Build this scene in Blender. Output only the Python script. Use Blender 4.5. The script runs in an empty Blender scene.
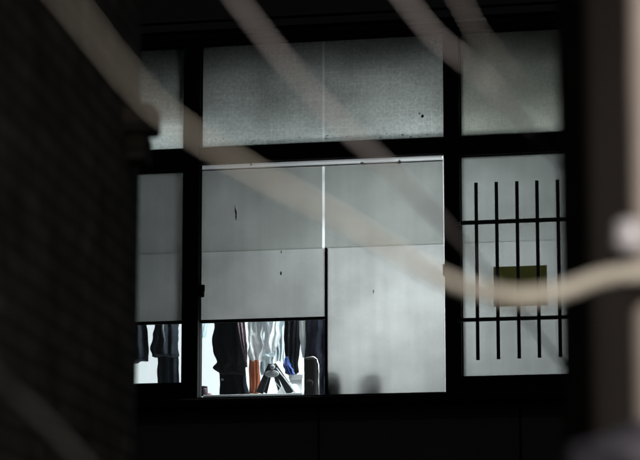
import bpy, math, random
from mathutils import Vector, Matrix, noise as mnoise

random.seed(7)
sc = bpy.context.scene
COL = sc.collection

# ------------------------------------------------------------------ camera geometry
PITCH = math.radians(10.0)
YAW = math.radians(11.8)            # the facade is turned a little: its right side is nearer
DIST = 16.0
FPX = 2435.0                        # focal length in photo pixels (640 px wide photo)
CAM = Vector((0, 0, 1.6))
FWD = Vector((0, math.cos(PITCH), math.sin(PITCH)))
UPV = Vector((0, -math.sin(PITCH), math.cos(PITCH)))
RGT = Vector((1, 0, 0))
P0 = CAM + FWD * DIST               # origin of the facade frame
U = Vector((math.cos(YAW), -math.sin(YAW), 0))
IN = Vector((math.sin(YAW), math.cos(YAW), 0))      # into the room
Z = Vector((0, 0, 1))


def at(px, py, d):
    """world point at depth d metres"""
    return CAM + (FWD + RGT * ((px - 320) / FPX) + UPV * ((230 - py) / FPX)) * d


def F(px, py, w=0.0):
    """facade coordinates (u, w, v) on the vertical plane w metres behind the facade"""
    dr = FWD + RGT * ((px - 320) / FPX) + UPV * ((230 - py) / FPX)
    t = (P0 + IN * w - CAM).dot(IN) / dr.dot(IN)
    p = CAM + dr * t - P0
    return Vector((p.dot(U), w, p.z))


def FW(p):
    return P0 + U * p[0] + IN * p[1] + Z * p[2]


def fu(px, py=270):
    return F(px, py).x


def fv(py, px=322):
    return F(px, py).z


# ------------------------------------------------------------------ objects
ROOTS = {}


def tag(o, label=None, cat=None, group=None, kind=None):
    if label: o['label'] = label
    if cat: o['category'] = cat
    if group: o['group'] = group
    if kind: o['kind'] = kind
    return o


def thing(name, base, label, cat, group=None, fac=False, kind=None):
    o = bpy.data.objects.new(name, None)
    o.empty_display_size = 0.1
    COL.objects.link(o)
    place(o, base, fac)
    tag(o, label, cat, group, kind)
    return o


def place(o, base, fac):
    base = Vector(base)
    if fac:
        o.location = FW(base)
        o.rotation_euler = (0, 0, -YAW)
    else:
        o.location = base
    ROOTS[o.name] = base


class MB:
    def __init__(self):
        self.v, self.f, self.m = [], [], []

    def add(self, vs, fs, mi=0):
        n = len(self.v)
        self.v += [Vector(p) for p in vs]
        for k, f in enumerate(fs):
            self.f.append([i + n for i in f])
            self.m.append(mi[k] if isinstance(mi, (list, tuple)) else mi)
        return self

    def box(self, x0, x1, z0, z1, y0, y1, mi=0):
        """facade order: u0,u1, v0,v1, w0,w1"""
        vs = [(x0, y0, z0), (x1, y0, z0), (x1, y1, z0), (x0, y1, z0),
              (x0, y0, z1), (x1, y0, z1), (x1, y1, z1), (x0, y1, z1)]
        fs = [(0, 1, 5, 4), (1, 2, 6, 5), (2, 3, 7, 6), (3, 0, 4, 7), (3, 2, 1, 0), (4, 5, 6, 7)]
        return self.add(vs, fs, mi)

    def tube(self, pts, rad, seg=14, wob=0.0, caps=True):
        pts = [Vector(p) for p in pts]
        n = len(pts)
        rads = rad if isinstance(rad, (list, tuple)) else [rad] * n
        vs, fs = [], []
        up = Vector((0, 0, 1))
        for i, p in enumerate(pts):
            t = (pts[min(i + 1, n - 1)] - pts[max(i - 1, 0)]).normalized()
            ref = up if abs(t.dot(up)) < 0.95 else Vector((0, 1, 0))
            a = t.cross(ref).normalized()
            b = a.cross(t).normalized()
            for k in range(seg):
                th = 2 * math.pi * k / seg
                r = rads[i] * (1 + wob * math.sin(3 * th + i * 0.8))
                vs.append(p + a * (r * math.cos(th)) + b * (r * math.sin(th)))
        for i in range(n - 1):
            for k in range(seg):
                k2 = (k + 1) % seg
                fs.append((i * seg + k, i * seg + k2, (i + 1) * seg + k2, (i + 1) * seg + k))
        if caps:
            fs.append(tuple(range(seg))[::-1])
            fs.append(tuple((n - 1) * seg + k for k in range(seg)))
        return self.add(vs, fs)

    def lathe(self, c, prof, seg=24, axis='z'):
        c = Vector(c)
        vs, fs = [], []
        for (r, h) in prof:
            for k in range(seg):
                th = 2 * math.pi * k / seg
                a, b = r * math.cos(th), r * math.sin(th)
                vs.append(c + (Vector((a, b, h)) if axis == 'z' else Vector((a, h, b)) if axis == 'y' else Vector((h, a, b))))
        n = len(prof)
        for i in range(n - 1):
            for k in range(seg):
                k2 = (k + 1) % seg
                fs.append((i * seg + k, i * seg + k2, (i + 1) * seg + k2, (i + 1) * seg + k))
        fs.append(tuple(range(seg))[::-1])
        fs.append(tuple((n - 1) * seg + k for k in range(seg)))
        return self.add(vs, fs)

    def build(self, name, mats, parent=None, base=None, fac=False, smooth=False, bevel=0.0):
        if parent is not None:
            r = parent
            while r.parent: r = r.parent
            b = ROOTS[r.name]
        else:
            b = Vector(base)
        me = bpy.data.meshes.new(name)
        me.from_pydata([p - b for p in self.v], [], self.f)
        for m in (mats if isinstance(mats, (list, tuple)) else [mats]):
            me.materials.append(m)
        me.polygons.foreach_set('material_index', self.m)
        if smooth:
            me.polygons.foreach_set('use_smooth', [True] * len(me.polygons))
        me.update()
        import bmesh
        bm = bmesh.new(); bm.from_mesh(me)
        bmesh.ops.recalc_face_normals(bm, faces=bm.faces)
        bm.to_mesh(me); bm.free()
        o = bpy.data.objects.new(name, me)
        COL.objects.link(o)
        if parent is not None:
            o.parent = parent
        else:
            place(o, b, fac)
        if bevel:
            md = o.modifiers.new('bevel', 'BEVEL')
            md.width = bevel; md.segments = 2; md.limit_method = 'ANGLE'
        return o


# ------------------------------------------------------------------ materials
def new_mat(name):
    m = bpy.data.materials.new(name)
    m.use_nodes = True
    nt = m.node_tree
    nt.nodes.clear()
    out = nt.nodes.new('ShaderNodeOutputMaterial')
    return m, nt, out


def N(nt, kind, **kw):
    n = nt.nodes.new(kind)
    for k, v in kw.items():
        if hasattr(n, k) and k not in n.inputs:
            setattr(n, k, v)
        else:
            n.inputs[k].default_value = v
    return n


def surf(name, col, col2=None, rough=0.7, scale=6.0, bump=0.2, bscale=None, metal=0.0, stretch=(1, 1, 1), spec=0.4, sheen=0.0, thin=0.0):
    m, nt, out = new_mat(name)
    L = nt.links.new
    tc = N(nt, 'ShaderNodeTexCoord')
    mp = N(nt, 'ShaderNodeMapping')
    mp.inputs['Scale'].default_value = stretch
    L(tc.outputs['Object'], mp.inputs['Vector'])
    nz = N(nt, 'ShaderNodeTexNoise', Scale=scale, Detail=6.0, Roughness=0.6)
    L(mp.outputs['Vector'], nz.inputs['Vector'])
    cr = N(nt, 'ShaderNodeValToRGB')
    c2 = col2 or tuple(c * 0.65 for c in col)
    cr.color_ramp.elements[0].position = 0.3
    cr.color_ramp.elements[1].position = 0.7
    cr.color_ramp.elements[0].color = (*c2, 1)
    cr.color_ramp.elements[1].color = (*col, 1)
    L(nz.outputs['Fac'], cr.inputs['Fac'])
    b = N(nt, 'ShaderNodeBsdfPrincipled', Roughness=rough, Metallic=metal)
    sh = b.outputs['BSDF']
    b.inputs['Specular IOR Level'].default_value = spec
    if sheen: b.inputs['Sheen Weight'].default_value = sheen
    L(cr.outputs['Color'], b.inputs['Base Color'])
    if bump:
        n2 = N(nt, 'ShaderNodeTexNoise', Scale=bscale or scale * 6, Detail=4.0)
        L(mp.outputs['Vector'], n2.inputs['Vector'])
        bp = N(nt, 'ShaderNodeBump', Strength=bump, Distance=0.01)
        L(n2.outputs['Fac'], bp.inputs['Height'])
        L(bp.outputs['Normal'], b.inputs['Normal'])
    if thin:                                # thin cloth lets light through
        tl_ = N(nt, 'ShaderNodeBsdfTranslucent')
        L(cr.outputs['Color'], tl_.inputs['Color'])
        mx = N(nt, 'ShaderNodeMixShader', Fac=thin)
        L(sh, mx.inputs[1]); L(tl_.outputs[0], mx.inputs[2]); sh = mx.outputs[0]
    L(sh, out.inputs['Surface'])
    return m


def emit(name, col, strength):
    m, nt, out = new_mat(name)
    e = N(nt, 'ShaderNodeEmission', Strength=strength)
    e.inputs['Color'].default_value = (*col, 1)
    nt.links.new(e.outputs['Emission'], out.inputs['Surface'])
    return m


def clear_glass(name, tint=(0.93, 0.96, 0.95), refl=0.05):
    m, nt, out = new_mat(name)
    t = N(nt, 'ShaderNodeBsdfTransparent'); t.inputs['Color'].default_value = (*tint, 1)
    g = N(nt, 'ShaderNodeBsdfGlossy', Roughness=0.03)
    mx = N(nt, 'ShaderNodeMixShader', Fac=refl)
    nt.links.new(t.outputs['BSDF'], mx.inputs[1])
    nt.links.new(g.outputs['BSDF'], mx.inputs[2])
    nt.links.new(mx.outputs['Shader'], out.inputs['Surface'])
    return m


def film(name, col, mott=0.12, grid=0.0, speck=0.0, see=0.0, streak=0.0, cell=0.05):
    """frosted sheet: light from the room scatters through it"""
    m, nt, out = new_mat(name)
    L = nt.links.new
    tc = N(nt, 'ShaderNodeTexCoord')
    sx = N(nt, 'ShaderNodeSeparateXYZ'); L(tc.outputs['Object'], sx.inputs[0])
    cx = N(nt, 'ShaderNodeCombineXYZ')
    L(sx.outputs['X'], cx.inputs['X']); L(sx.outputs['Z'], cx.inputs['Y'])
    fac = None

    def mul(a, b):
        mm = N(nt, 'ShaderNodeMath', operation='MULTIPLY')
        L(a, mm.inputs[0]); L(b, mm.inputs[1])
        return mm.outputs[0]

    def ranged(sock, lo, hi, a, b):
        r = N(nt, 'ShaderNodeMapRange')
        r.inputs['From Min'].default_value = lo; r.inputs['From Max'].default_value = hi
        r.inputs['To Min'].default_value = a; r.inputs['To Max'].default_value = b
        L(sock, r.inputs['Value'])
        return r.outputs['Result']
    n1 = N(nt, 'ShaderNodeTexNoise', Scale=2.2, Detail=5.0, Roughness=0.55)
    L(cx.outputs[0], n1.inputs['Vector'])
    fac = ranged(n1.outputs['Fac'], 0.3, 0.7, 1 - mott, 1 + mott)
    if speck:
        n2 = N(nt, 'ShaderNodeTexNoise', Scale=46.0, Detail=6.0, Roughness=0.75)
        L(cx.outputs[0], n2.inputs['Vector'])
        fac = mul(fac, ranged(n2.outputs['Fac'], 0.3, 0.7, 1 - speck, 1 + speck))
    if streak:
        mp = N(nt, 'ShaderNodeMapping'); mp.inputs['Scale'].default_value = (22, 0.8, 1)
        L(cx.outputs[0], mp.inputs['Vector'])
        n3 = N(nt, 'ShaderNodeTexNoise', Scale=1.0, Detail=4.0)
        L(mp.outputs[0], n3.inputs['Vector'])
        fac = mul(fac, ranged(n3.outputs['Fac'], 0.3, 0.7, 1 - streak, 1 + streak))
    if grid:
        # a woven mesh: fine threads both ways, uneven in strength
        dn = N(nt, 'ShaderNodeTexNoise', Scale=1.6, Detail=2.0)
        L(cx.outputs[0], dn.inputs['Vector'])
        ad = N(nt, 'ShaderNodeVectorMath', operation='MULTIPLY_ADD')
        L(dn.outputs['Color'], ad.inputs[0]); ad.inputs[1].default_value = (0.07, 0.06, 0); L(cx.outputs[0], ad.inputs[2])
        br = N(nt, 'ShaderNodeTexBrick', offset=0.0, squash=1.0)
        br.inputs['Scale'].default_value = 1.0
        br.inputs['Brick Width'].default_value = cell
        br.inputs['Row Height'].default_value = cell * 0.9
        br.inputs['Mortar Size'].default_value = 0.0022
        br.inputs['Mortar Smooth'].default_value = 0.6
        br.inputs['Color1'].default_value = (0, 0, 0, 1); br.inputs['Color2'].default_value = (0, 0, 0, 1)
        br.inputs['Mortar'].default_value = (1, 1, 1, 1)
        L(ad.outputs[0], br.inputs['Vector'])
        n4 = N(nt, 'ShaderNodeTexNoise', Scale=4.0, Detail=4.0)
        L(cx.outputs[0], n4.inputs['Vector'])
        g = mul(br.outputs['Color'], ranged(n4.outputs['Fac'], 0.35, 0.65, 0.1, 1.0))
        fac = mul(fac, ranged(g, 0, 1, 1.0, 1.0 + grid))
    vm = N(nt, 'ShaderNodeVectorMath', operation='SCALE')
    vm.inputs[0].default_value = col
    L(fac, vm.inputs['Scale'])
    t = N(nt, 'ShaderNodeBsdfTranslucent')
    L(vm.outputs[0], t.inputs['Color'])
    sh = t.outputs['BSDF']
    if see:
        tr = N(nt, 'ShaderNodeBsdfTransparent')
        mx = N(nt, 'ShaderNodeMixShader', Fac=see)
        L(sh, mx.inputs[1]); L(tr.outputs[0], mx.inputs[2]); sh = mx.outputs[0]
    gl = N(nt, 'ShaderNodeBsdfGlossy', Roughness=0.25)
    mx = N(nt, 'ShaderNodeMixShader', Fac=0.03)
    L(sh, mx.inputs[1]); L(gl.outputs[0], mx.inputs[2])
    L(mx.outputs[0], out.inputs['Surface'])
    return m


M = {}
M['frame'] = surf('black_metal', (0.006, 0.006, 0.0065), rough=0.85, spec=0.12, bump=0.05, scale=9)
M['wall'] = surf('dark_render', (0.05, 0.05, 0.047), (0.035, 0.035, 0.033), rough=0.9, scale=2, bump=0.3)
M['roomwall'] = surf('white_plaster', (0.84, 0.86, 0.88), (0.74, 0.77, 0.80), rough=0.9, scale=1.5, bump=0.05)
M['ceiling'] = surf('ceiling_board', (0.75, 0.76, 0.76), rough=0.9, scale=2, bump=0.05)
M['floor'] = surf('grey_lino', (0.35, 0.34, 0.33), rough=0.6, scale=3)
M['clear'] = clear_glass('clear_glass')
M['back'] = clear_glass('sheet_back', (1, 1, 1), 0.0)
M['film_low'] = film('frosted_film', (0.077, 0.0815, 0.079), mott=0.22, speck=0.035, streak=0.05)  # mottling and streaks raised to imitate soft shadows on the pane
M['film_up'] = film('frosted_film_double', (0.057, 0.0615, 0.058), mott=0.22, speck=0.035, streak=0.06)  # soft shadows imitated by mottling and streaks here too
M['film_low_side'] = film('frosted_film_side', (0.055, 0.0595, 0.057), mott=0.2, speck=0.03, streak=0.05)  # darker copy of the centre film, mottled to imitate soft shadow
M['film_up_side'] = film('frosted_film_double_side', (0.048, 0.0525, 0.0495), mott=0.2, speck=0.03, streak=0.05)  # upper film likewise darkened for the side windows, soft shadow in its mottling
M['film_top'] = film('wired_frosted_glass', (0.29, 0.32, 0.30), mott=0.32, speck=0.26, grid=0.26, cell=0.052)
M['film_topr'] = film('cloth_mesh_glass', (0.19, 0.205, 0.175), mott=0.28, speck=0.18, grid=0.2, cell=0.016)
M['strip'] = film('bare_glass_strip', (0.18, 0.19, 0.20), mott=0.7, see=0.025)
M['strip2'] = film('bare_glass_seam', (0.42, 0.45, 0.45), mott=0.5, see=0.01)
M['ribs'] = clear_glass('ribbed_plastic', (0.95, 0.96, 0.96), 0.015)
M['rail'] = film('white_plastic_rail', (0.15, 0.155, 0.155), mott=0.05)
M['rail2'] = film('white_plastic_edge', (0.20, 0.205, 0.205), mott=0.05)
M['tear'] = surf('dark_mark', (0.012, 0.012, 0.014), rough=0.8, bump=0)
M['grime'] = film('grimy_edge', (0.42, 0.42, 0.37), mott=0.3, speck=0.4)
M['dirt'] = film('dirt_spot', (0.10, 0.11, 0.10), mott=0.4, speck=0.4)
M['bars'] = surf('bar_paint', (0.010, 0.010, 0.011), rough=0.55, scale=30, bump=0.2)
M['olive'] = film('olive_card', (0.080, 0.076, 0.019), mott=0.15)
M['olive_edge'] = film('olive_card_edge', (0.13, 0.13, 0.08), mott=0.1)
M['navy'] = surf('navy_wool', (0.010, 0.011, 0.020), (0.006, 0.007, 0.012), rough=0.95, scale=20, bump=0.4, spec=0.1)
M['black'] = surf('black_cloth', (0.009, 0.009, 0.012), (0.006, 0.006, 0.008), rough=0.95, scale=20, bump=0.4, spec=0.1)
M['slate'] = surf('slate_cloth', (0.055, 0.065, 0.085), (0.035, 0.042, 0.058), rough=0.95, scale=15, bump=0.3, spec=0.1)
M['mauve'] = surf('mauve_cloth', (0.26, 0.19, 0.22), (0.15, 0.10, 0.13), rough=0.9, scale=20, bump=0.3)
M['maroon'] = surf('plum_cloth', (0.06, 0.035, 0.05), rough=0.9, scale=20, bump=0.3)
M['white'] = surf('white_cotton', (0.94, 0.95, 0.96), (0.90, 0.92, 0.94), rough=0.9, scale=6, bump=0.3, thin=.6)
M['paleblue'] = surf('pale_blue_cotton', (0.58, 0.79, 0.87), (0.88, 0.92, 0.94), rough=0.9, scale=7, bump=0.3, thin=.55)
M['greycot'] = surf('pale_grey_cotton', (0.50, 0.55, 0.57), (0.36, 0.42, 0.45), rough=0.9, scale=12, bump=0.3, thin=.4)
M['orange'] = surf('orange_cloth', (0.64, 0.21, 0.10), (0.50, 0.14, 0.07), rough=0.9, scale=12, bump=0.3)
M['iron'] = surf('black_iron', (0.014, 0.016, 0.020), spec=0.25, rough=0.55, scale=20, bump=0.05)
M['plate'] = surf('grey_plate', (0.28, 0.29, 0.31), rough=0.35, scale=20, bump=0.05)
M['chrome'] = surf('bright_tube', (0.62, 0.60, 0.56), rough=0.25, metal=0.8, bump=0)
M['chairpad'] = surf('dark_brown_leather', (0.010, 0.0085, 0.0085), spec=0.12, rough=0.9, scale=14, bump=0.2)
M['blue'] = surf('royal_blue_plastic', (0.045, 0.085, 0.30), rough=0.35, scale=10, bump=0.05)
M['paper'] = surf('white_board', (0.86, 0.88, 0.90), (0.76, 0.79, 0.83), rough=0.8, scale=5, bump=0.05)
M['jar'] = surf('brown_jar', (0.09, 0.06, 0.075), (0.05, 0.035, 0.045), rough=0.3, scale=18, bump=0.05)
M['pink'] = surf('pink_lid', (0.6, 0.38, 0.42), rough=0.4, scale=18, bump=0.0)
M['tabletop'] = surf('pale_laminate', (0.66, 0.68, 0.70), rough=0.45, scale=5, bump=0.02)
M['steel'] = surf('grey_steel', (0.25, 0.25, 0.26), rough=0.4, metal=0.6, bump=0)
M['tube'] = emit('fluorescent_tube', (0.93, 0.985, 1.0), 60.0)
M['tube2'] = emit('added_cove_tube', (0.95, 0.985, 1.0), 430.0)  # added tube, brightens the clothes from the window side
M['globe'] = emit('globe_glow', (0.95, 0.985, 1.0), 62.0)
M['added_bulb'] = emit('added_lamp_bulb', (1.0, 0.92, 0.83), 800.0)  # unseen lamp added to light the near cables and post
M['cable'] = surf('pale_sheathed_cable', (0.72, 0.68, 0.59), (0.46, 0.42, 0.36), rough=0.7, scale=14, bump=0.1)
M['cable3'] = surf('dark_cable', (0.038, 0.037, 0.033), (0.024, 0.0235, 0.021), rough=0.7, scale=14, bump=0.1)  # darker tone for the bottom left cable
M['cable2'] = surf('grey_sheathed_cable', (0.40, 0.37, 0.37), (0.30, 0.28, 0.28), rough=0.7, scale=14, bump=0.1)
M['post'] = surf('pale_painted_post', (0.78, 0.68, 0.62), (0.62, 0.53, 0.49), rough=0.7, scale=5, bump=0.2)
M['porcelain'] = surf('white_porcelain', (0.74, 0.72, 0.78), rough=0.25, scale=8, bump=0)
M['bracket'] = surf('violet_grey_steel', (0.22, 0.21, 0.25), rough=0.5, scale=12, bump=0.1)
M['pillar'] = surf('sooty_concrete', (0.044, 0.0365, 0.032), (0.028, 0.0235, 0.021), rough=0.95, scale=4, bump=0.4, stretch=(3, 3, 0.4))
M['stub'] = surf('weathered_timber', (0.085, 0.072, 0.06), (0.05, 0.043, 0.036), rough=0.9, scale=10, bump=0.3)
M['bag'] = surf('grey_plastic_sheet', (0.09, 0.085, 0.105), (0.05, 0.05, 0.065), rough=0.5, scale=5, bump=0.3)
M['ground'] = surf('asphalt', (0.05, 0.05, 0.05), (0.035, 0.035, 0.035), rough=0.95, scale=1.2, bump=0.3, bscale=60)


def brick_mat():
    m, nt, out = new_mat('dark_brick')
    L = nt.links.new
    tc = N(nt, 'ShaderNodeTexCoord')
    mp = N(nt, 'ShaderNodeMapping')
    L(tc.outputs['Object'], mp.inputs['Vector'])
    sx = N(nt, 'ShaderNodeSeparateXYZ'); L(mp.outputs[0], sx.inputs[0])
    cx = N(nt, 'ShaderNodeCombineXYZ')
    L(sx.outputs['Y'], cx.inputs['X']); L(sx.outputs['Z'], cx.inputs['Y'])
    br = N(nt, 'ShaderNodeTexBrick')
    br.inputs['Scale'].default_value = 1.0
    br.inputs['Brick Width'].default_value = 0.21
    br.inputs['Row Height'].default_value = 0.055
    br.inputs['Mortar Size'].default_value = 0.006
    br.inputs['Color1'].default_value = (0.125, 0.108, 0.088, 1)
    br.inputs['Color2'].default_value = (0.085, 0.073, 0.06, 1)
    br.inputs['Mortar'].default_value = (0.05, 0.044, 0.037, 1)
    L(cx.outputs[0], br.inputs['Vector'])
    b = N(nt, 'ShaderNodeBsdfPrincipled', Roughness=0.9)
    nz = N(nt, 'ShaderNodeTexNoise', Scale=5.0, Detail=6.0, Roughness=0.7)
    L(tc.outputs['Object'], nz.inputs['Vector'])
    mr = N(nt, 'ShaderNodeMapRange')
    for k_, v_ in (('From Min', .3), ('From Max', .7), ('To Min', .35), ('To Max', 1.6)):
        mr.inputs[k_].default_value = v_
    L(nz.outputs['Fac'], mr.inputs['Value'])
    vs_ = N(nt, 'ShaderNodeVectorMath', operation='SCALE')
    L(br.outputs['Color'], vs_.inputs[0]); L(mr.outputs['Result'], vs_.inputs['Scale'])
    L(vs_.outputs[0], b.inputs['Base Color'])
    bp = N(nt, 'ShaderNodeBump', Strength=0.8, Distance=0.008)
    bp.invert = True
    L(br.outputs['Fac'], bp.inputs['Height'])
    L(bp.outputs['Normal'], b.inputs['Normal'])
    L(b.outputs['BSDF'], out.inputs['Surface'])
    return m


M['brick'] = brick_mat()

# ------------------------------------------------------------------ setting
g = MB().add([(-300, -300, 0), (300, -300, 0), (300, 300, 0), (-300, 300, 0)], [(0, 1, 2, 3)]).build('ground', M['ground'], base=(0, 0, 0))
tag(g, 'dark asphalt ground of the lane below the window', 'ground', kind='structure')

# ------------------------------------------------------------------ the building and its windows
GZ = -P0.z                                      # ground level in facade coordinates
vT, vTB, vS, vSplit, vLow, vB, vSB = [fv(y) for y in (39.5, 143, 159, 247.5, 316, 395, 380)]
uL0, uL1, uC0, uM, uC1, uR0, uR1 = [fu(x) for x in (88, 183, 200, 323.5, 445, 461.5, 604)]
ROOF = vT + 3.0
FLOOR = vB - 0.62
VC = fv(119)                                     # drop ceiling

bld = thing('building', (0, 0, GZ), 'dark rendered building with a lit steel framed window of frosted panes', 'building', fac=True)
w = MB()
uA, uB = uL0 - 3.2, uR1 + 3.6
w.box(uA, uB, GZ, vB - 0.05, 0.03, 0.20)
w.box(uA, uB, vT + 0.06, ROOF, 0.03, 0.20)
w.box(uA, uL0 - 0.05, vB - 0.05, vT + 0.06, 0.03, 0.20)
w.box(uR1 + 0.05, uB, vB - 0.05, vT + 0.06, 0.03, 0.20)
w.box(uA, uA + 0.2, GZ, ROOF, 0.20, 5.0)
w.box(uB - 0.2, uB, GZ, ROOF, 0.20, 5.0)
w.box(uA + 0.2, uB - 0.2, GZ, ROOF, 4.8, 5.0)
w.build('wall', M['wall'], bld)
MB().box(uA - 0.15, uB + 0.15, ROOF, ROOF + 0.18, -0.25, 5.2).build('roof', M['wall'], bld)
# panel joints on the wall under the window, string course over it
for x in (318, 130, 520):
    uu = fu(x, 430)
    MB().box(uu - 0.006, uu + 0.006, GZ + 0.3, vB - 0.10, 0.022, 0.03).build('panel_joint', M['frame'], bld)
MB().box(uA, uB, vT + 0.10, vT + 0.15, -0.03, 0.03).box(uA, uB, vT + 0.17, vT + 0.19, -0.015, 0.03).build('lintel_moulding', M['wall'], bld, bevel=0.004)
MB().box(uL0 - 0.08, uR1 + 0.08, vB - 0.07, vB - 0.018, -0.10, 0.03).build('sill', M['frame'], bld, bevel=0.006)

# room behind the window
r0, r1, RD = uL0 - 1.5, uR1 + 0.7, 3.1
MB().box(r0, r1, FLOOR - 0.12, FLOOR, 0.20, RD).build('room_floor', M['floor'], bld)
MB().box(r0, r1, VC, vT + 0.35, 0.225, RD).build('room_ceiling', M['ceiling'], bld)
MB().box(r0, r1, VC, vT + 0.30, 0.202, 0.224).build('added_dark_fascia', M['wall'], bld)  # unseen dark board added to keep the tops of the transoms dim
MB().box(r0 - 0.1, r1 + 0.1, FLOOR - 0.12, vT + 0.35, RD, RD + 0.1).build('room_back_wall', M['roomwall'], bld)
MB().box(r0 - 0.1, r0, FLOOR - 0.12, vT + 0.35, 0.20, RD).build('room_side_wall', M['roomwall'], bld)
MB().box(r1, r1 + 0.1, FLOOR - 0.12, vT + 0.35, 0.20, RD).build('room_side_wall', M['roomwall'], bld)

# fixed frame: one welded grid
fr = MB()
m1a, m1b = fu(183.3), fu(199.7)
m2a, m2b = fu(445.4), fu(461.3)
D0, D1 = -0.035, 0.058
fr.box(m1a, m1b, vB - 0.018, vT + 0.03, D0, D1)
fr.box(m2a, m2b, vB - 0.018, vT + 0.03, D0, D1)
fr.box(uL0 - 0.05, uL0, vB - 0.018, vT + 0.03, D0, D1)
fr.box(uR1, uR1 + 0.05, vB - 0.018, vT + 0.03, D0, D1)
fr.box(uL0 - 0.05, uR1 + 0.05, vT + 0.03, vT + 0.062, D0, D1)
for (a, b) in ((uL0, m1a), (m1b, m2a), (m2b, uR1)):
    fr.box(a, b, vS, vTB, D0 + 0.008, D1 - 0.004)          # transom bar
    fr.box(a, b, vT, vT + 0.03, D0 + 0.004, D1 - 0.004)     # head
fr.box(uL0, m1a, vB - 0.018, vSB, D0 + 0.004, D1 - 0.004)
fr.box(m2b, uR1, vB - 0.018, vSB, D0 + 0.004, D1 - 0.004)
fr.box(m1b, m2a, vB - 0.018, vB, D0 + 0.004, D1 - 0.004)
fr.build('window_frame', M['frame'], bld, bevel=0.004)


def sheet(name, mat, parent, u0, u1, v0, v1, w, th=0.004):
    """front face carries the film, the other faces are clear"""
    mb = MB()
    mb.box(u0, u1, v0, v1, w, w + th, mi=[0, 1, 1, 1, 1, 1])
    return mb.build(name, [mat, M['back']], parent)


def ring(u0, u1, v0, v1, t, w0, w1, tb=None, sides=(1, 1)):
    tb = tb or t
    mb = MB()
    if sides[0]: mb.box(u0, u0 + t, v0, v1, w0, w1)
    if sides[1]: mb.box(u1 - t, u1, v0, v1, w0, w1)
    return mb.box(u0 + t, u1 - t, v0, v0 + tb, w0 + .001, w1 - .001).box(u0 + t, u1 - t, v1 - t, v1, w0 + .001, w1 - .001)


def mark(px, py, lx, ly, w, parent, name='tear', mat='tear', jag=3, seed=0):
    """small dark tear or chip: an irregular sliver with a little thickness"""
    rn = random.Random(seed)
    c = F(px, py, w)
    n = 18
    s = DIST / FPX
    vs = []
    for k in range(n):
        t = 2 * math.pi * k / n
        q = 1 + rn.uniform(-0.4, 0.4)
        vs.append((c.x + .72 * lx * s * q * math.cos(t) / 2, w, c.z + .85 * ly * s * q * math.sin(t) / 2))
    vs += [(a, w - 0.003, b) for (a, _, b) in vs]
    fs = [tuple(range(n)), tuple(range(n, 2 * n))[::-1]] + [(k, (k + 1) % n, n + (k + 1) % n, n + k) for k in range(n)]
    return MB().add(vs, fs).build(name, M[mat], parent)


E = 0.012
WF = 0.035
# --- transoms
tl = ring(uL0, m1a, vTB, vT, E * .5, 0.01, 0.06).build('transom_window', M['frame'], bld)
sheet('frosted_pane', M['film_top'], tl, uL0 + E * .5, m1a - E * .5, vTB + E * .5, vT - E * .5, WF)
tcn = ring(m1b, m2a, vTB, vT, E * .3, 0.01, 0.06).build('transom_window', M['frame'], bld)
sg = fu(321.2, 100), fu(323.6, 100)
sheet('frosted_pane', M['film_top'], tcn, m1b + E * .3, sg[0], vTB + E * .3, vT - E * .3, WF)
sheet('frosted_pane', M['film_top'], tcn, sg[1], m2a - E * .3, vTB + E * .3, vT - E * .3, WF)
sheet('glass_strip', M['strip2'], tcn, sg[0], sg[1], vTB + E * .3, vT - E * .3, WF)
sheet('putty_edge', M['grime'], tcn, m1b + E * .3, m2a - E * .3, vTB + E * .3, vTB + .016, WF - 0.006)
mark(422.5, 116, 3.8, 4.2, WF - 0.001, tcn, 'stain', seed=3)
rs = random.Random(17)
for k in range(26):
    x_ = rs.uniform(204, 440)
    mark(x_, 147.2 - (x_ - 200) * .0365 - rs.uniform(2, 9) ** 1.05 * .8, rs.uniform(1.2, 4.5), rs.uniform(.6, 1.6), WF - .0012, tcn, 'stain', 'grime' if rs.random() < .6 else 'dirt', seed=100 + k)
mark(419.5, 113.5, 2, 2, WF - 0.001, tcn, 'stain', seed=4)
tr = ring(m2b, uR1, vTB, vT, E * .5, 0.01, 0.06).build('transom_window', M['frame'], bld)
sheet('frosted_pane', M['film_topr'], tr, m2b + E * .5, uR1 - E * .5, vTB + E * .5, vT - E * .5, WF)
sheet('putty_edge', M['grime'], tr, m2b + E * .5, uR1 - E * .5, vTB + E * .5, vTB + .02, WF - 0.006)

# --- narrow left window
wl = ring(uL0, m1a, vSB, fv(164.5), E * .6, 0.01, 0.07).build('window', M['frame'], bld)
a, b = uL0 + E * .6, m1a - E * .6
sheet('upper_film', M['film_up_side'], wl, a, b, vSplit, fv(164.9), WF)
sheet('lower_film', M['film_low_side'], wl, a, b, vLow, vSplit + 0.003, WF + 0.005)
sheet('top_rail', M['rail2'], wl, a, b, fv(166.2), fv(164.7), WF - 0.004)
MB().box(a, b, fv(319), vLow, WF - 0.012, WF + 0.012).build('film_rail', M['frame'], wl)
MB().box(a, b, vSB + E * .6, fv(319), WF, WF + 0.005).build('clear_pane', M['clear'], wl)
MB().box(uL0, m1a, fv(164.5), vS, D0 + .004, D1 - .008).build('head_rail', M['frame'], wl)

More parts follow.
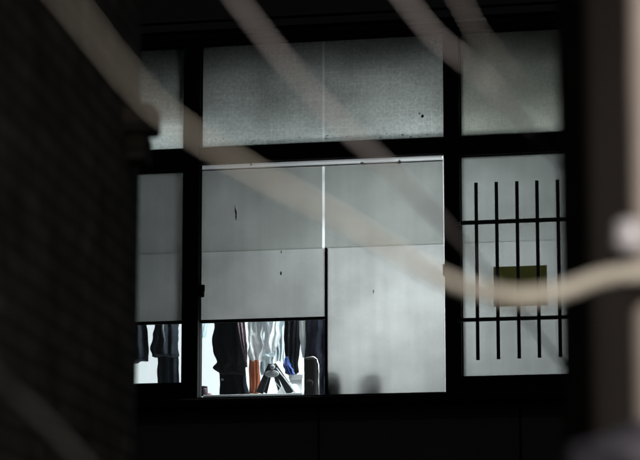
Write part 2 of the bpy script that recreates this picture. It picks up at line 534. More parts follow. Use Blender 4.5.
# --- wide centre window: left sash with a clear lower light, right sash frosted to the sill
ws1 = ring(m1b, uM, vB, vS, E * .22, 0.012, 0.07, sides=(1, 0)).build('window', M['frame'], bld)
a, b = m1b + E * .25, fu(321.25)
sheet('upper_film', M['film_up'], ws1, a, b, vSplit, fv(163.8), WF)
sheet('lower_film', M['film_low'], ws1, a, fu(324.2), vLow, vSplit + 0.003, WF + 0.005)
sheet('top_rail', M['rail'], ws1, a, fu(324.2), fv(165.4), fv(159.4), WF - 0.004)
MB().box(a, fu(326.2, 317), fv(319.0), vLow, WF - 0.012, WF + 0.014).build('film_rail', M['frame'], ws1)
MB().box(a, fu(326.2, 350), vB + E * .25, fv(319.0), WF, WF + 0.005).build('clear_pane', M['clear'], ws1)
sheet('glass_strip', M['strip'], ws1, fu(321.3), fu(323.6), vSplit, fv(163.8), WF + .001)
lt = MB().box(fu(199.8), fu(203.6), fv(293), fv(281), -0.02, 0.03).box(fu(201), fu(205.5), fv(288), fv(281.5), -0.03, -0.01).build('latch', M['frame'], ws1, bevel=0.004)
mark(236, 215, 2.0, 13, WF - 0.001, ws1, seed=1)
mark(235.2, 210, 1.2, 8, WF - 0.001, ws1, seed=2)
mark(281, 273.5, 2.2, 4.5, WF - 0.001, ws1, seed=5)
mark(281.3, 252, 1.5, 3, WF - 0.001, ws1, seed=6)
mark(284, 189, 1.5, 1.5, WF - 0.001, ws1, seed=9)
mark(251, 164.2, 4, 4.5, WF - 0.006, ws1, 'screw', seed=7)

ws2 = ring(uM + .001, m2a, vB, vS, E * .22, 0.012, 0.07, sides=(0, 1)).build('window', M['frame'], bld)
a, b = fu(323.65), fu(442.9)
sheet('upper_film', M['film_up'], ws2, a, b, vSplit, fv(163.8), WF)
sheet('lower_film', M['film_low'], ws2, fu(327.0), b, vB + .004, vSplit + 0.003, WF + 0.005)
sheet('top_rail', M['rail'], ws2, a, b, fv(165.4), fv(159.4), WF - 0.004)
sheet('side_edge', M['rail2'], ws2, fu(443.0), fu(445.2), vB + .004, fv(159.4), WF - 0.006)
MB().box(fu(324.4), fu(326.6), vB + .004, vSplit, WF - 0.02, WF + 0.02).build('meeting_stile', M['frame'], ws2)
MB().box(fu(443.2), fu(447), fv(280), fv(268.5), -0.025, 0.03).build('latch', M['steel'], ws2, bevel=0.004)
mark(373.5, 291.5, 1.3, 4.5, WF - 0.001, ws2, seed=8)
mark(399.5, 162.2, 5, 4.5, WF - 0.006, ws2, 'screw', seed=10)
mark(362, 163, 4, 3, WF - 0.006, ws2, 'screw', 'grime', seed=11)

# --- right window
wr = ring(m2b, uR1, vSB, fv(162.0), E * .3, 0.012, 0.07).build('window', M['frame'], bld)
a, b = m2b + E * .3, uR1 - E * .3
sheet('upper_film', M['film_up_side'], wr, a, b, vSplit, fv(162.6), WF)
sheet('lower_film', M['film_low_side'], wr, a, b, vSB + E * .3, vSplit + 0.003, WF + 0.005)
MB().box(m2b, uR1, fv(162.0), vS, D0 + .004, D1 - .008).build('head_rail', M['frame'], wr)
oc0, oc1 = F(493.5, 267, WF), F(547.5, 304.5, WF)
cd = sheet('card', M['olive'], wr, oc0.x, oc1.x, oc1.z + .012, oc0.z, WF - .004, .003)
sheet('card_edge', M['olive_edge'], cd, oc0.x, oc1.x, oc1.z - .006, oc1.z + .0118, WF - .005, .004)

# --- security bars in front of the right window
sb = MB()
s = DIST / FPX
WB = -0.10
hb1, hb2 = F(512, 221, WB), F(512, 318.5, WB)
grl = MB().box(F(460.5, 221, WB).x, F(600, 221, WB).x, hb1.z - .013, hb1.z + .013, WB, WB + .012).build('window_grille', M['bars'], bld)
MB().box(F(460.5, 318, WB).x, F(600, 318, WB).x, hb2.z - .012, hb2.z + .012, WB, WB + .012).build('cross_bar', M['bars'], grl)
for hz in (hb1.z, hb2.z):
    for xx in (455, 597):
        uu = F(xx + 3, 270, WB).x
        MB().box(uu - .012, uu + .012, hz - .010, hz + .010, WB + .012, 0.03 if xx > 500 else D0).build('bar_bracket', M['bars'], grl)
for xx in (476, 496.3, 516.8, 536.8, 557.5, 578):
    t0, t1 = F(xx, 183 - (xx - 476) * .037, WB - .008), F(xx, 360 - (xx - 476) * .037, WB - .008)
    MB().tube([(t0.x, WB - .010, t1.z), (t0.x, WB - .010, t0.z)], .0115, 12).build('bar', M['bars'], grl, smooth=True)


# ------------------------------------------------------------------ things in the room
def loft(rows, w, depth, nu=72, fold=0.014, nf=5, seed=0, sub=10, sheet=False):
    """a hanging garment: closed folded tube through rows of (photo height, left, right)"""
    mb = MB()
    rn = random.Random(seed)
    ph = [rn.uniform(0, 6.28) for _ in range(4)]
    lv = []
    for i in range(len(rows) - 1):
        for k in range(sub):
            t = k / sub
            t2 = t * t * (3 - 2 * t)
            lv.append(tuple(rows[i][j] * (1 - (t if j == 0 else t2)) + rows[i + 1][j] * (t if j == 0 else t2) for j in range(3)))
    lv.append(rows[-1])
    vs, fs = [], []
    n = len(lv)
    for i, (y, xl, xr) in enumerate(lv):
        A, B = F(xl, y, w), F(xr, y, w)
        c = (A + B) / 2
        hw = max(abs(B.x - A.x) / 2, .004)
        dp = min(depth, hw * 1.1)
        t = i / (n - 1)
        for k in range(nu):
            th = math.pi * (1 + k / (nu - 1)) if sheet else 2 * math.pi * k / nu
            cs, sn = math.cos(th), math.sin(th)
            f = fold * (math.sin(nf * cs * 2.2 + ph[0] + 1.1 * math.sin(t * 3 + ph[2])) + .5 * math.sin(nf * 2.3 * cs + ph[1] + t * 2.5))
            x = c.x + hw * (abs(cs) ** .8) * (1 if cs > 0 else -1)
            yy = w + (dp * (abs(sn) ** .75) + f * abs(sn) ** .5) * (1 if sn > 0 else -1)
            x += .25 * fold * math.sin(9 * t + 3 * th + ph[3])
            q = Vector((x * 9 + seed, c.z * 5, cs * 1.5))
            yy += sn * fold * (1.6 * mnoise.noise(q) + 1.0 * mnoise.noise(q * 2.7) + .5 * mnoise.noise(q * 6))
            x += fold * .7 * cs * mnoise.noise(Vector((seed * 3.1, c.z * 14, 2 if cs > 0 else 5)))
            vs.append((x, yy, c.z + fold * .4 * math.sin(5 * cs + ph[1]) * (1 if i in (0, n - 1) else 0)))
    for i in range(n - 1):
        for k in range(nu - 1 if sheet else nu):
            k2 = (k + 1) % nu
            fs.append((i * nu + k, i * nu + k2, (i + 1) * nu + k2, (i + 1) * nu + k))
    if sheet:
        return mb.add(vs, fs)
    fs.append(tuple(range(nu))); fs.append(tuple((n - 1) * nu + k for k in range(nu))[::-1])
    return mb.add(vs, fs)


RAILY = 262
WR = 0.70
GR = 'clothes hanging inside the window'


def garment(name, label, cat, rows, mat, w=WR, depth=.09, group=GR, **kw):
    c = F((rows[0][1] + rows[0][2]) / 2, rows[-1][0], w)
    o = loft(rows, w, depth, **kw).build(name, M[mat], base=c, fac=True, smooth=True)
    return tag(o, label, cat, group)


# rail the clothes hang on
ra, rb = F(95, RAILY, WR), F(345, RAILY, WR)
railz = (ra.z + rb.z) / 2
rl = thing('clothes_rail', (ra.x, WR, FLOOR), 'grey steel clothes rail behind the frosted panes, carrying the dark garments', 'clothes rail', fac=True)
MB().tube([(ra.x, WR, railz), (rb.x, WR, railz)], .014, 14).build('rail', M['steel'], rl, smooth=True)
for x in (ra.x, rb.x):
    MB().tube([(x, WR, FLOOR), (x, WR, railz)], .014, 14).build('upright', M['steel'], rl, smooth=True)


def T(y): return y


# left narrow window
garment('coat', 'dark coat hanging at the left edge of the narrow left window, mostly cut off', 'coat',
        [(262, 128, 137), (275, 120, 143), (320, 119, 145.5), (345, 118, 147.5), (361, 117, 148.5)], 'slate', seed=1)
garment('trousers', 'long slate trousers hanging below the dark shirt in the narrow left window', 'trousers',
        [(300, 160, 178), (340, 158.5, 178), (352, 158, 178.5), (390, 158.5, 178.5), (420, 159, 178)], 'slate', w=WR + .12, depth=.05, seed=2)
sh = garment('shirt', 'slate shirt with a pale front streak in the narrow left window', 'shirt',
             [(262, 163, 172), (272, 153, 181), (324, 156, 177), (336, 154, 178), (349, 150.5, 178.5), (356, 153.5, 178)], 'slate', depth=.08, seed=3)
c0 = F(163.5, 345, WR - .085)
bm_ = MB()
bm_.tube([F(163.2, 318, WR - .096), F(162.8, 330, WR - .100), F(164.6, 340, WR - .102), F(163.2, 351, WR - .098)], [.007, .009, .006, .003], 8)
bm_.build('button_band', M['greycot'], sh, smooth=True)

# centre window
garment('jacket', 'black jacket with a flared hem hanging left of the plum scarf', 'jacket',
        [(262, 224, 234), (274, 211, 244), (318, 211, 243), (325, 215, 244), (338, 213.4, 245), (350, 214.5, 246.2), (362, 218.5, 246), (368, 214, 245), (374, 220, 246)], 'black', depth=.10, seed=4, fold=.014)
garment('trousers', 'black trousers reaching the sill, below the flared black jacket', 'trousers',
        [(330, 222, 243), (366, 219.5, 245), (380, 219.8, 247), (400, 219.5, 249.5), (420, 219.5, 250)], 'navy', w=WR + .13, depth=.06, seed=5)
garment('scarf', 'plum scarf with pale stripes draped down the side of the black jacket', 'scarf',
        [(262, 234, 240), (318, 236, 244.5), (340, 239.5, 246), (356, 242.5, 247.2), (367, 244.8, 247.4)], 'maroon', w=WR - .16, depth=.02, seed=6, fold=.004)
MB().lathe(F(222.5, 379.5, WR + .055), [(.002, -.006), (.009, -.004), (.009, .004), (.002, .006)], 12, 'y').build('button', M['paper'], bpy.data.objects['trousers.001'], smooth=True)
sc_o = bpy.data.objects['scarf']
for (x0, x1, x2) in ((237.2, 240.6, 245.6), (240.6, 243, 246.5)):
    MB().tube([F(x0, 316, WR - .185), F(x1, 340, WR - .185), F(x2, 362, WR - .183)], [.006, .006, .003], 8).build('stripe', M['mauve'], sc_o, smooth=True)
garment('shirt', 'white shirt hanging right of the plum scarf above the orange cloth', 'shirt',
        [(262, 252, 264), (275, 246, 271), (318, 248, 271), (336, 250, 268), (348, 252, 266), (357, 251, 274)], 'white', w=WR + .25, depth=.08, seed=7, fold=.018, sheet=True)
garment('blouse', 'pale blue blouse hanging between the white shirt and the black coat', 'blouse',
        [(262, 270, 279), (275, 264, 285), (318, 266, 284.5), (330, 268, 283), (342, 265, 279), (356, 259, 274)], 'paleblue', w=WR + .15, depth=.07, seed=8, fold=.018, sheet=True)
garment('vest', 'pale grey vest hanging just left of the black coat', 'vest',
        [(262, 277, 285), (300, 276, 287), (330, 277, 286), (350, 277.5, 285), (362, 276, 284)], 'greycot', w=WR + .40, depth=.04, seed=9, sheet=True)
garment('towel', 'pale blue towel hanging at the left edge of the clear pane', 'towel',
        [(262, 197, 206), (318, 199, 209), (330, 199, 208), (338, 200, 206)], 'paleblue', w=WR + .5, depth=.03, seed=10, fold=.006, sheet=True)
garment('coat', 'black coat hanging left of the white strip of cloth', 'coat',
        [(262, 287, 295), (275, 284, 300), (318, 285.5, 300), (345, 285, 299.5), (366, 285, 298), (373, 286, 298)], 'black', w=WR + .03, depth=.08, seed=11)
garment('cloth', 'narrow white cloth hanging between the two dark coats at the right', 'cloth',
        [(262, 298, 306), (318, 298.8, 305.8), (335, 299.4, 306), (348, 301, 305.6), (358, 302.6, 304.4)], 'white', w=WR + .02, depth=.03, seed=12, fold=.004, sheet=True)
garment('coat', 'long navy coat against the meeting stile of the sash', 'coat',
        [(262, 312, 322), (274, 305, 332), (318, 305, 333), (350, 304.5, 333), (380, 305, 334), (398, 305, 334)], 'navy', w=WR + .08, depth=.10, seed=13)

garment('t_shirt', 'crumpled white t-shirt hanging lowest, in front of the orange bolt', 'shirt',
        [(262, 254, 262), (272, 249, 266), (318, 249.5, 263), (336, 248.5, 264), (352, 249, 265), (361, 252, 262)], 'white', w=WR - .10, depth=.06, seed=31, fold=.026, sheet=True)
garment('t_shirt', 'crumpled pale t-shirt with a ragged lower edge, just left of the pale grey vest', 'shirt',
        [(262, 266, 274), (272, 262, 278), (318, 263, 281), (332, 266, 280), (346, 264, 277), (353, 268, 274)], 'white', w=WR - .06, depth=.06, seed=33, fold=.026, sheet=True)
garment('cloth', 'blue grey cloth hanging low behind the black stand', 'cloth',
        [(300, 258, 276), (350, 259, 276), (366, 261, 275), (376, 262, 273)], 'greycot', w=WR + .45, depth=.05, seed=35, fold=.02, sheet=True)

# work table just inside the window
TZ = F(250, 394.0, 0.42).z
tb0, tb1 = F(203, 392, 0.42).x, F(302.5, 392, 0.42).x
tbl = thing('work_table', ((tb0 + tb1) / 2, .7, FLOOR), 'pale laminate work table along the sill of the wide window', 'table', fac=True)
MB().box(tb0, tb1, TZ - .03, TZ, .42, .74).build('table_top', M['tabletop'], tbl, bevel=.004)
for x in (tb0 + .05, tb1 - .05):
    for y in (.47, .69):
        MB().box(x - .02, x + .02, FLOOR, TZ - .03, y - .02, y + .02).build('leg', M['steel'], tbl)


def G(px, w):
    p = F(px, 390, w)
    return Vector((p.x, w, TZ))


# orange cloth standing roll
oo = garment('bolt_of_cloth', 'orange bolt of cloth standing on the table beside the black trousers', 'cloth bolt',
             [(350, 251.5, 256.5), (357, 249.5, 258.5), (368, 249.2, 259.5), (380, 249.6, 260), (388, 250, 260), (393.5, 250, 259)], 'orange', w=.675, depth=.04, seed=14, fold=.006, group=None)

# A-shaped black stand
wA = .50
st = thing('tool_stand', (F(273, 392, wA).x, wA, TZ), 'black A-shaped folding stand with a grey oval plate near its top', 'stand', fac=True)


def bar(p, q, wd, th=.012):
    p, q = Vector(p), Vector(q)
    d = (q - p).normalized()
    s_ = Vector((d.z, 0, -d.x)).normalized()
    t_ = Vector((0, th / 2, 0))
    vs = []
    for (pt, k) in ((p, wd[0]), (q, wd[1])):
        for (sg_, tg) in ((-1, -1), (1, -1), (1, 1), (-1, 1)):
            vs.append(pt + s_ * (sg_ * k / 2) + t_ * tg)
    return MB().add(vs, [(0, 1, 2, 3), (7, 6, 5, 4), (0, 4, 5, 1), (1, 5, 6, 2), (2, 6, 7, 3), (3, 7, 4, 0)])


def Ft(px, py, w):                      # on the table if below it
    p = F(px, py, w)
    p.z = max(p.z, TZ)
    return p


bar(F(270.6, 364, wA), Ft(259.5, 393, wA), (.03, .052)).build('leg', M['iron'], st, bevel=.003)
bar(F(273.8, 364, wA), Ft(291, 393, wA), (.03, .06)).build('leg', M['iron'], st, bevel=.003)
bar(F(271.6, 366, wA + .04), Ft(265, 393, wA + .22), (.03, .03)).build('leg', M['iron'], st, bevel=.003)
bar(F(272.8, 366, wA + .04), Ft(281, 393, wA + .22), (.03, .03)).build('leg', M['iron'], st, bevel=.003)
bar(F(268.6, 368.5, wA - .012), F(275.6, 368.5, wA - .012), (.065, .065), .02).build('head', M['iron'], st, bevel=.008)
cp = F(271.8, 373.8, wA - .03)
mb = MB().lathe(cp, [(.001, -.006), (.046, -.006), (.05, 0), (.046, .006), (.001, .006)], 28, 'y')
for p in mb.v: p.z = cp.z + (p.z - cp.z) * .5
mb.build('oval_plate', M['plate'], st, smooth=True)
cp = F(272.5, 367, wA - .03)
MB().lathe(cp, [(.001, -.01), (.014, -.008), (.018, 0), (.014, .008), (.001, .01)], 18, 'y').build('pivot', M['plate'], st, smooth=True)
bar(F(276.5, 368, wA - .012), Ft(295.5, 393, wA - .012), (.006, .008)).build('edge_trim', M['paper'], st)
bar(F(274.5, 381, wA - .012), Ft(284.5, 393, wA - .012), (.006, .006)).build('edge_trim', M['paper'], st)

# clear crumpled plastic under the stand: folded sheet
mb = MB()
rn = random.Random(5)
nx, ny = 40, 24
vs, fs = [], []
pa, pb = G(279, .6), G(301, .6)
for j in range(ny):
    for i in range(nx):
        x = pa.x + (pb.x - pa.x) * i / (nx - 1)
        y = .53 + .065 * j / (ny - 1)
        e = abs(math.sin(math.pi * i / (nx - 1)) * math.sin(math.pi * j / (ny - 1))) ** .5
        h = .002 + e * (.085 + .07 * mnoise.noise(Vector((x * 18, y * 18, 3.1))) + .03 * abs(mnoise.noise(Vector((x * 45, y * 30, 1.1)))))
        vs.append((x, y, TZ + h))
for j in range(ny - 1):
    for i in range(nx - 1):
        q = j * nx + i
        fs.append((q, q + 1, q + nx + 1, q + nx))
o = mb.add(vs, fs).build('wrapping_sheet', M['white'], base=(pa.x, .56, TZ), fac=True, smooth=True)
tag(o, 'crumpled white wrapping sheet between the black stand and the chair', 'wrapping')

# blue bottle, white box
b0 = F(289, 372, .80)
wb0 = F(296.5, 375, .80)
bx = thing('carton', (wb0.x, .65, TZ), 'white carton on the table between the black stand and the chair', 'carton', fac=True)
xa, xb_ = F(289.5, 375, .60).x, F(302.3, 375, .60).x
MB().box(xa, xb_, TZ, F(296, 375, .60).z, .60, .70).build('box', M['paper'], bx, bevel=.003)
MB().box(xa - .004, xb_ + .004, F(296, 379, .596).z, F(296, 374.6, .596).z, .596, .5995).build('flap', M['paper'], bx)
zt = F(296, 375, .68).z
garment('plastic_bag', 'small royal blue plastic bag on the white carton under the black coat', 'bag',
        [(357, 286, 287.5), (360, 284.8, 288.5), (366, 284.2, 291), (371, 286, 294), (374.6, 288, 295)], 'blue', w=.625, depth=.025, group=None, seed=21, fold=.010)

# little jar at the left end
jb = F(204, 392, .5)
jr = thing('jar', (jb.x, .5, TZ), 'small dark brown jar at the left end of the table', 'jar', fac=True)
jr_h = F(204, 386.5, .5).z - TZ
MB().lathe((jb.x, .5, TZ), [(.022, 0), (.026, .006), (.026, .045), (.022, .055)], 22).build('body', M['jar'], jr, smooth=True)
MB().lathe((jb.x, .5, TZ + .055), [(.024, 0), (.024, .012), (.02, .014)], 22).build('lid', M['jar'], jr, smooth=True)
kb = F(209.5, 394, .47)
o = MB().lathe((kb.x, .47, TZ), [(.016, 0), (.018, .006), (.018, .012), (.012, .018)], 20).build('dish', M['pink'], base=(kb.x, .47, TZ), fac=True, smooth=True)
tag(o, 'small pink dish beside the brown jar', 'dish')

# chair back in front of the navy coat
wc = .46
ca, cb = F(303.8, 372, wc), F(317.6, 372, wc)
ct = F(310, 357.5, wc).z
ch = thing('chair', ((ca.x + cb.x) / 2, wc + .2, FLOOR), 'dark brown padded chair with a bright tube edge, against the navy coat', 'chair', fac=True)
zb = TZ - .1
MB().box(ca.x, cb.x - .012, zb, ct, wc, wc + .035).build('backrest', M['chairpad'], ch, bevel=.014)
xe = cb.x
MB().tube([(ca.x + .006, wc + .015, ct - .002), (xe - .03, wc + .015, ct + .004), (xe - .008, wc + .015, ct - .012), (xe, wc + .015, ct - .05), (xe + .006, wc + .015, zb)], .0055, 10).build('back_frame', M['chrome'], ch, smooth=True)
MB().lathe(F(309.5, 383, wc - .004), [(.001, -.012), (.022, -.010), (.026, 0), (.001, .002)], 18, 'y').build('grip', M['chairpad'], ch, smooth=True)
MB().box(ca.x + .01, cb.x + .30, zb - .08, zb - .03, wc + .02, wc + .42).build('seat', M['chairpad'], ch, bevel=.012)
for x in (ca.x + .03, cb.x + .27):
    for y in (wc + .06, wc + .38):
        MB().tube([(x, y, FLOOR), (x, y, zb - .08)], .012, 10).build('leg', M['steel'], ch, smooth=True)

# things that stand close behind the frosted right sash and show as soft dark shapes
for (px, pw, ptop, lab, nm, wz) in ((337, 26, 370, 'squat dark tin standing against the frosted pane, leftmost soft shadow', 'tin', .135), (378, 20, 371, 'round shouldered dark flask behind the frosted pane near its foot', 'flask', .145)):
    c = F(px, 396, wz)
    top = F(px, ptop, wz).z
    r = pw * s / 2
    H = top - vB + .0
    o = MB().lathe((c.x, wz, vB), [(r * .92, 0), (r, .01), (r, H * .7), (r * .8, H * .92), (r * .35, H)], 24)
    o = o.build(nm, M['slate'], base=(c.x, wz, vB), fac=True, smooth=True)
    tag(o, lab, nm)
MB().box(fu(215), fu(440), vB - .03, vB - .002, .105, .30).build('inner_sill', M['tabletop'], bld)

# unseen cove light added to brighten the clothes; baffle keeps it off the panes
wa_, wb_ = fu(225), fu(580)
wk = thing('added_cove_light', ((wa_ + wb_) / 2, .40, VC), 'added cove light, out of view, brightening the clothes, its baffle keeping light off the frosted panes', 'cove light', fac=True)
MB().box(wa_, wb_, VC - .17, VC - .001, .36, .366).build('baffle', M['steel'], wk)  # added to block the tube and cut direct light on the panes
MB().tube([(wa_ + .03, .41, VC - .03), (wb_ - .03, .41, VC - .03)], .016, 12).build('tube', M['tube2'], wk, smooth=True)

# unseen globe lamp added behind the right sash to light clothes and panes
gx = F(424, 338, .80)
gl = thing('added_pendant_lamp', (gx.x, .80, gx.z), 'added round paper pendant lamp, out of view behind the frosted right sash, giving it a brighter glow', 'pendant lamp', fac=True)
LR = .20
MB().lathe((gx.x, .80, gx.z), [(LR * max(math.cos(a_ * math.pi / 24), .2), LR * .95 * math.sin(a_ * math.pi / 24)) for a_ in range(-11, 12)], 32).build('paper_globe', M['globe'], gl, smooth=True)  # globe made large to soften its light and shadow edges
MB().lathe((gx.x, .80, gx.z + LR * .96), [(.045, 0), (.045, .01), (.012, .03)], 16).build('lamp_holder', M['iron'], gl, smooth=True)
MB().tube([(gx.x, .80, gx.z + LR * .96 + .03), (gx.x, .80, VC)], .004, 8).build('cord', M['iron'], gl)

# flush ceiling panel
ux, wl_ = fu(425), 1.05
cl = thing('ceiling_light', (ux, wl_, VC), 'flush square ceiling panel light hidden behind the frosted panes of the right sash', 'ceiling light', fac=True)
MB().box(ux - .52, ux + .52, VC - .012, VC - .001, wl_ - .32, wl_ + .32).build('housing', M['paper'], cl)
MB().box(ux - .49, ux + .49, VC - .016, VC - .0125, wl_ - .29, wl_ + .29).build('diffuser', M['tube'], cl)

# ------------------------------------------------------------------ near things, between the camera and the window
# brick wall at the left
ed = at(138.5, 230, 6.8)
psi = math.radians(5.9)
bw = MB()
bw.box(-0.30, 0, 0, 5.2, -5.2, 0)           # local: x to the right, y away, z up
bw_o = None
me_b = MB()
mw = thing('brick_wall', (ed.x, ed.y, 0), 'dark brick wall in deep shade filling the left of the view', 'wall')
mw.rotation_euler = (0, 0, -psi)
ROOTS[mw.name] = Vector((0, 0, 0))
o = bw.build('wall_face', M['brick'], mw)
MB().box(-0.34, 0.035, 5.2, 5.28, -5.22, 0.03).build('coping', M['pillar'], mw, bevel=.006)

RI = Matrix.Rotation(psi, 3, 'Z')


def wl3(p): return RI @ (p - Vector((ed.x, ed.y, 0)))


for (xr, y0, y1, dd) in ((161, 110, 139, 6.70), (152.5, 138.6, 168, 6.74)):
    a3, b3 = wl3(at(xr, y1, dd)), wl3(at(xr, y0, dd))
    MB().box(-.1, a3.x, a3.z, b3.z, a3.y - .12, a3.y).build('corbel', M['brick'], mw, bevel=.012)

# pillar at the right
pl = at(559.5, 230, 4.05) - FWD * 0.42
o = MB().box(pl.x, pl.x + .62, 0, 5.6, pl.y, pl.y + .42)
o = o.build('pillar', M['pillar'], base=(pl.x + .3, pl.y + .2, 0), bevel=.012)
tag(o, 'dark sooty concrete pillar at the right of the window', 'pillar')

# pale post with insulator; its lamp is unseen, added to light cables and post
pp = at(629, 230, 3.02)
PR = .05
px_ = pp.x + PR
lp = thing('pale_post', (px_, pp.y, 0), 'pale painted post at the right edge with a white insulator and an added lamp out of view', 'lamp post')
MB().lathe((px_, pp.y, 0), [(PR * 1.4, 0), (PR * 1.4, .3), (PR, .36), (PR, 3.4), (PR * .6, 3.45)], 28).build('pole', M['post'], lp, smooth=True)
kn = at(629, 236, 2.9)
MB().lathe(kn, [(.005, -.020), (.016, -.017), (.020, -.005), (.015, .001), (.019, .008), (.015, .017), (.005, .020)], 22).build('insulator', M['porcelain'], lp, smooth=True)
MB().tube([at(619, 279, 2.955), at(620, 258, 2.93), kn + Vector((0, 0, -.012))], [.009, .009, .006], 12).build('bracket', M['bracket'], lp, smooth=True)
MB().tube([at(619, 279, 2.955), at(634, 281, 2.97), Vector((px_, pp.y - PR * .8, at(640, 283, 3.0).z))], .009, 12).build('bracket', M['bracket'], lp, smooth=True)
lb = at(320, 230, 2.05) + RGT * .62 + UPV * .36
MB().tube([Vector((px_, pp.y, lb.z + .22)), Vector((px_ + .16, pp.y - .5, lb.z + .25)), lb + Vector((0, .02, .20)), lb + Vector((0, 0, .07))], .012, 12).build('added_lamp_arm', M['post'], lp, smooth=True)
MB().lathe(lb + Vector((0, 0, .04)), [(.12, 0), (.115, .012), (.06, .05), (.025, .07)], 28).build('added_lamp_shade', M['bracket'], lp, smooth=True)
MB().lathe(lb, [(.004, -.036), (.022, -.028), (.032, -.005), (.028, .018), (.016, .038)], 20).build('added_bulb', M['added_bulb'], lp, smooth=True)


def cable(name, label, pts, rads, mat, ext=0.0):
    """smooth curve through the points (Catmull-Rom)"""
    P = [at(*p) for p in pts]
    Q, R = [], []
    n = len(P)
    for i in range(n - 1):
        p0, p1, p2, p3 = P[max(i - 1, 0)], P[i], P[i + 1], P[min(i + 2, n - 1)]
        for k in range(10):
            t = k / 10
            Q.append(0.5 * ((2 * p1) + (p2 - p0) * t + (2 * p0 - 5 * p1 + 4 * p2 - p3) * t * t + (3 * p1 - p0 - 3 * p2 + p3) * t ** 3))
            R.append(rads[i] * (1 - t) + rads[i + 1] * t)
    Q.append(P[-1]); R.append(rads[-1])
    o = MB().tube(Q, R, 16).build(name, mat, base=Q[len(Q) // 2], smooth=True)
    return tag(o, label, 'cable', 'overhead cables in front of the window')


cable('cable', 'longest pale cable, thickest where it levels off in front of the barred window',
      [(-420, -640, 1.6), (-150, -270, 1.65), (0, -75, 1.7), (65, 0, 1.75), (100, 44, 1.8), (135, 86, 1.86), (174, 122, 1.95), (250, 170, 2.1), (330, 213, 2.3), (390, 249, 2.5),
       (445, 280, 2.7), (488, 293, 2.84), (523, 297, 2.9), (562, 291, 2.92), (604, 277, 2.92), (645, 274, 2.92), (720, 284, 2.92), (790, 310, 2.94)],
      [.0019] * 6 + [.0020, .0022, .0028, .0042, .0072, .0100, .0104, .0104, .0102, .0102, .0106, .0112], M['cable'])
cable('cable', 'grey cable crossing the middle of the wired glass transom from the top edge',
      [(-180, -560, 2.32), (60, -235, 2.38), (200, -48, 2.44), (236, 0, 2.44), (265, 38, 2.44), (294, 74, 2.44), (325, 108, 2.44), (375, 157, 2.56), (445, 225, 3.05), (520, 312, 4.03), (580, 385, 5.12), (640, 455, 6.34)],
      [.0027] * 4 + [.0027, .0029, .0030, .0034, .0034, .0034, .0034, .0034], M['cable2'])
cable('cable', 'grey cable slanting past the mullion between the wired transom and the right transom',
      [(0, -520, 2.38), (260, -190, 2.44), (370, -45, 2.44), (405, 0, 2.44), (434, 36, 2.44), (463, 60, 2.44), (491, 86, 2.44), (514, 113, 2.93), (545, 148, 4.03), (580, 190, 5.25), (640, 260, 6.59)],
      [.0020] * 4 + [.0019, .0019, .0019, .003, .003, .003, .003], M['cable2'])
cable('cable', 'faintest grey cable, across the top of the right transom',
      [(60, -560, 2.32), (330, -190, 2.44), (430, -45, 2.44), (459, 0, 2.44), (477, 32, 2.44), (499, 60, 2.44), (524, 88, 3.05), (548, 113, 4.15), (580, 148, 5.37), (640, 215, 6.59)],
      [.0009] * 11, M['cable2'])
cable('cable', 'dim cable low in front of the brick wall at the bottom left corner',
      [(-420, 30, 2.4), (-160, 245, 2.4), (-45, 345, 2.4), (0, 384, 2.4), (38, 418, 2.4), (72, 454, 2.4), (110, 500, 2.4), (260, 690, 2.4), (520, 1020, 2.4)],
      [.0065] * 9, M['cable3'])

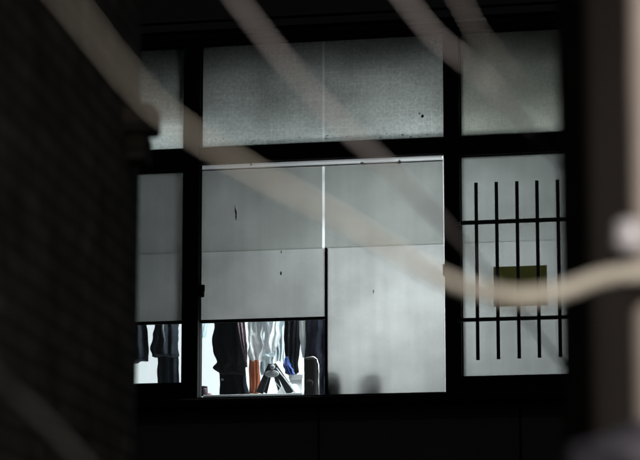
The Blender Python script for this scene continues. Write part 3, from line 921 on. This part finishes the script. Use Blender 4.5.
# grey plastic sheet bundled at the foot of the right edge
mb = MB()
cb_ = at(656, 463, 2.9)
vs, fs = [], []
nu, nv = 36, 20
for j in range(nv + 1):
    ph = math.pi * j / nv
    for i in range(nu):
        th = 2 * math.pi * i / nu
        d = Vector((math.sin(ph) * math.cos(th), math.sin(ph) * math.sin(th), math.cos(ph)))
        r = 1 + .22 * mnoise.noise(d * 2.1) + .10 * mnoise.noise(d * 6)
        vs.append(cb_ + Vector((d.x * .105 * r, d.y * .07 * r, d.z * .045 * r)))
for j in range(nv):
    for i in range(nu):
        i2 = (i + 1) % nu
        fs.append((j * nu + i, j * nu + i2, (j + 1) * nu + i2, (j + 1) * nu + i))
bg = mb.add(vs, fs)
bg.tube([cb_ + Vector((.04, .02, .0)), cb_ + Vector((.06, .2, .02)), Vector((px_, pp.y - PR, cb_.z + .03))], .012, 12)
o = bg.build('plastic_bundle', M['bag'], base=cb_, smooth=True)
tag(o, 'bundle of bluish grey plastic sheet tied to the post in the bottom right corner', 'bundle')

# ------------------------------------------------------------------ night sky, moon
wd = bpy.data.worlds.new('World')
sc.world = wd
wd.use_nodes = True
nt = wd.node_tree
bgn = nt.nodes.get('Background') or nt.nodes.new('ShaderNodeBackground')
sky = nt.nodes.new('ShaderNodeTexSky')
sky.sky_type = 'NISHITA'
sky.sun_disc = False
sky.sun_elevation = math.radians(35)
sky.sun_rotation = math.radians(165)
nt.links.new(sky.outputs[0], bgn.inputs['Color'])
bgn.inputs['Strength'].default_value = 0.006
sun = bpy.data.lights.new('moon', 'SUN')
sun.energy = 0.06
sun.angle = math.radians(0.5)
sun.color = (1.0, 0.95, 0.9)
so = bpy.data.objects.new('moon', sun)
COL.objects.link(so)
az, el = math.radians(165), math.radians(35)
dirv = Vector((math.sin(az) * math.cos(el), math.cos(az) * math.cos(el), math.sin(el)))
so.location = dirv * 50
so.rotation_euler = dirv.to_track_quat('Z', 'Y').to_euler()

# ------------------------------------------------------------------ camera
cam = bpy.data.cameras.new('camera')
cam.sensor_width = 36
cam.lens = FPX * 36 / 640
cam.clip_start = 0.05
cam.clip_end = 1000
cam.dof.use_dof = True
cam.dof.focus_distance = DIST
cam.dof.aperture_fstop = 4.0
co = bpy.data.objects.new('camera', cam)
COL.objects.link(co)
co.location = CAM
co.rotation_euler = (math.pi / 2 + PITCH, 0, 0)
sc.camera = co

sc.view_settings.view_transform = 'Standard'
sc.view_settings.look = 'None'
sc.view_settings.exposure = 0
sc.view_settings.gamma = 1
sc.render.engine = 'CYCLES'
sc.cycles.use_denoising = True
sc.cycles.max_bounces = 10
sc.cycles.diffuse_bounces = 5
sc.cycles.transparent_max_bounces = 16
sc.cycles.sample_clamp_indirect = 6
sc.cycles.caustics_reflective = False
sc.cycles.caustics_refractive = False
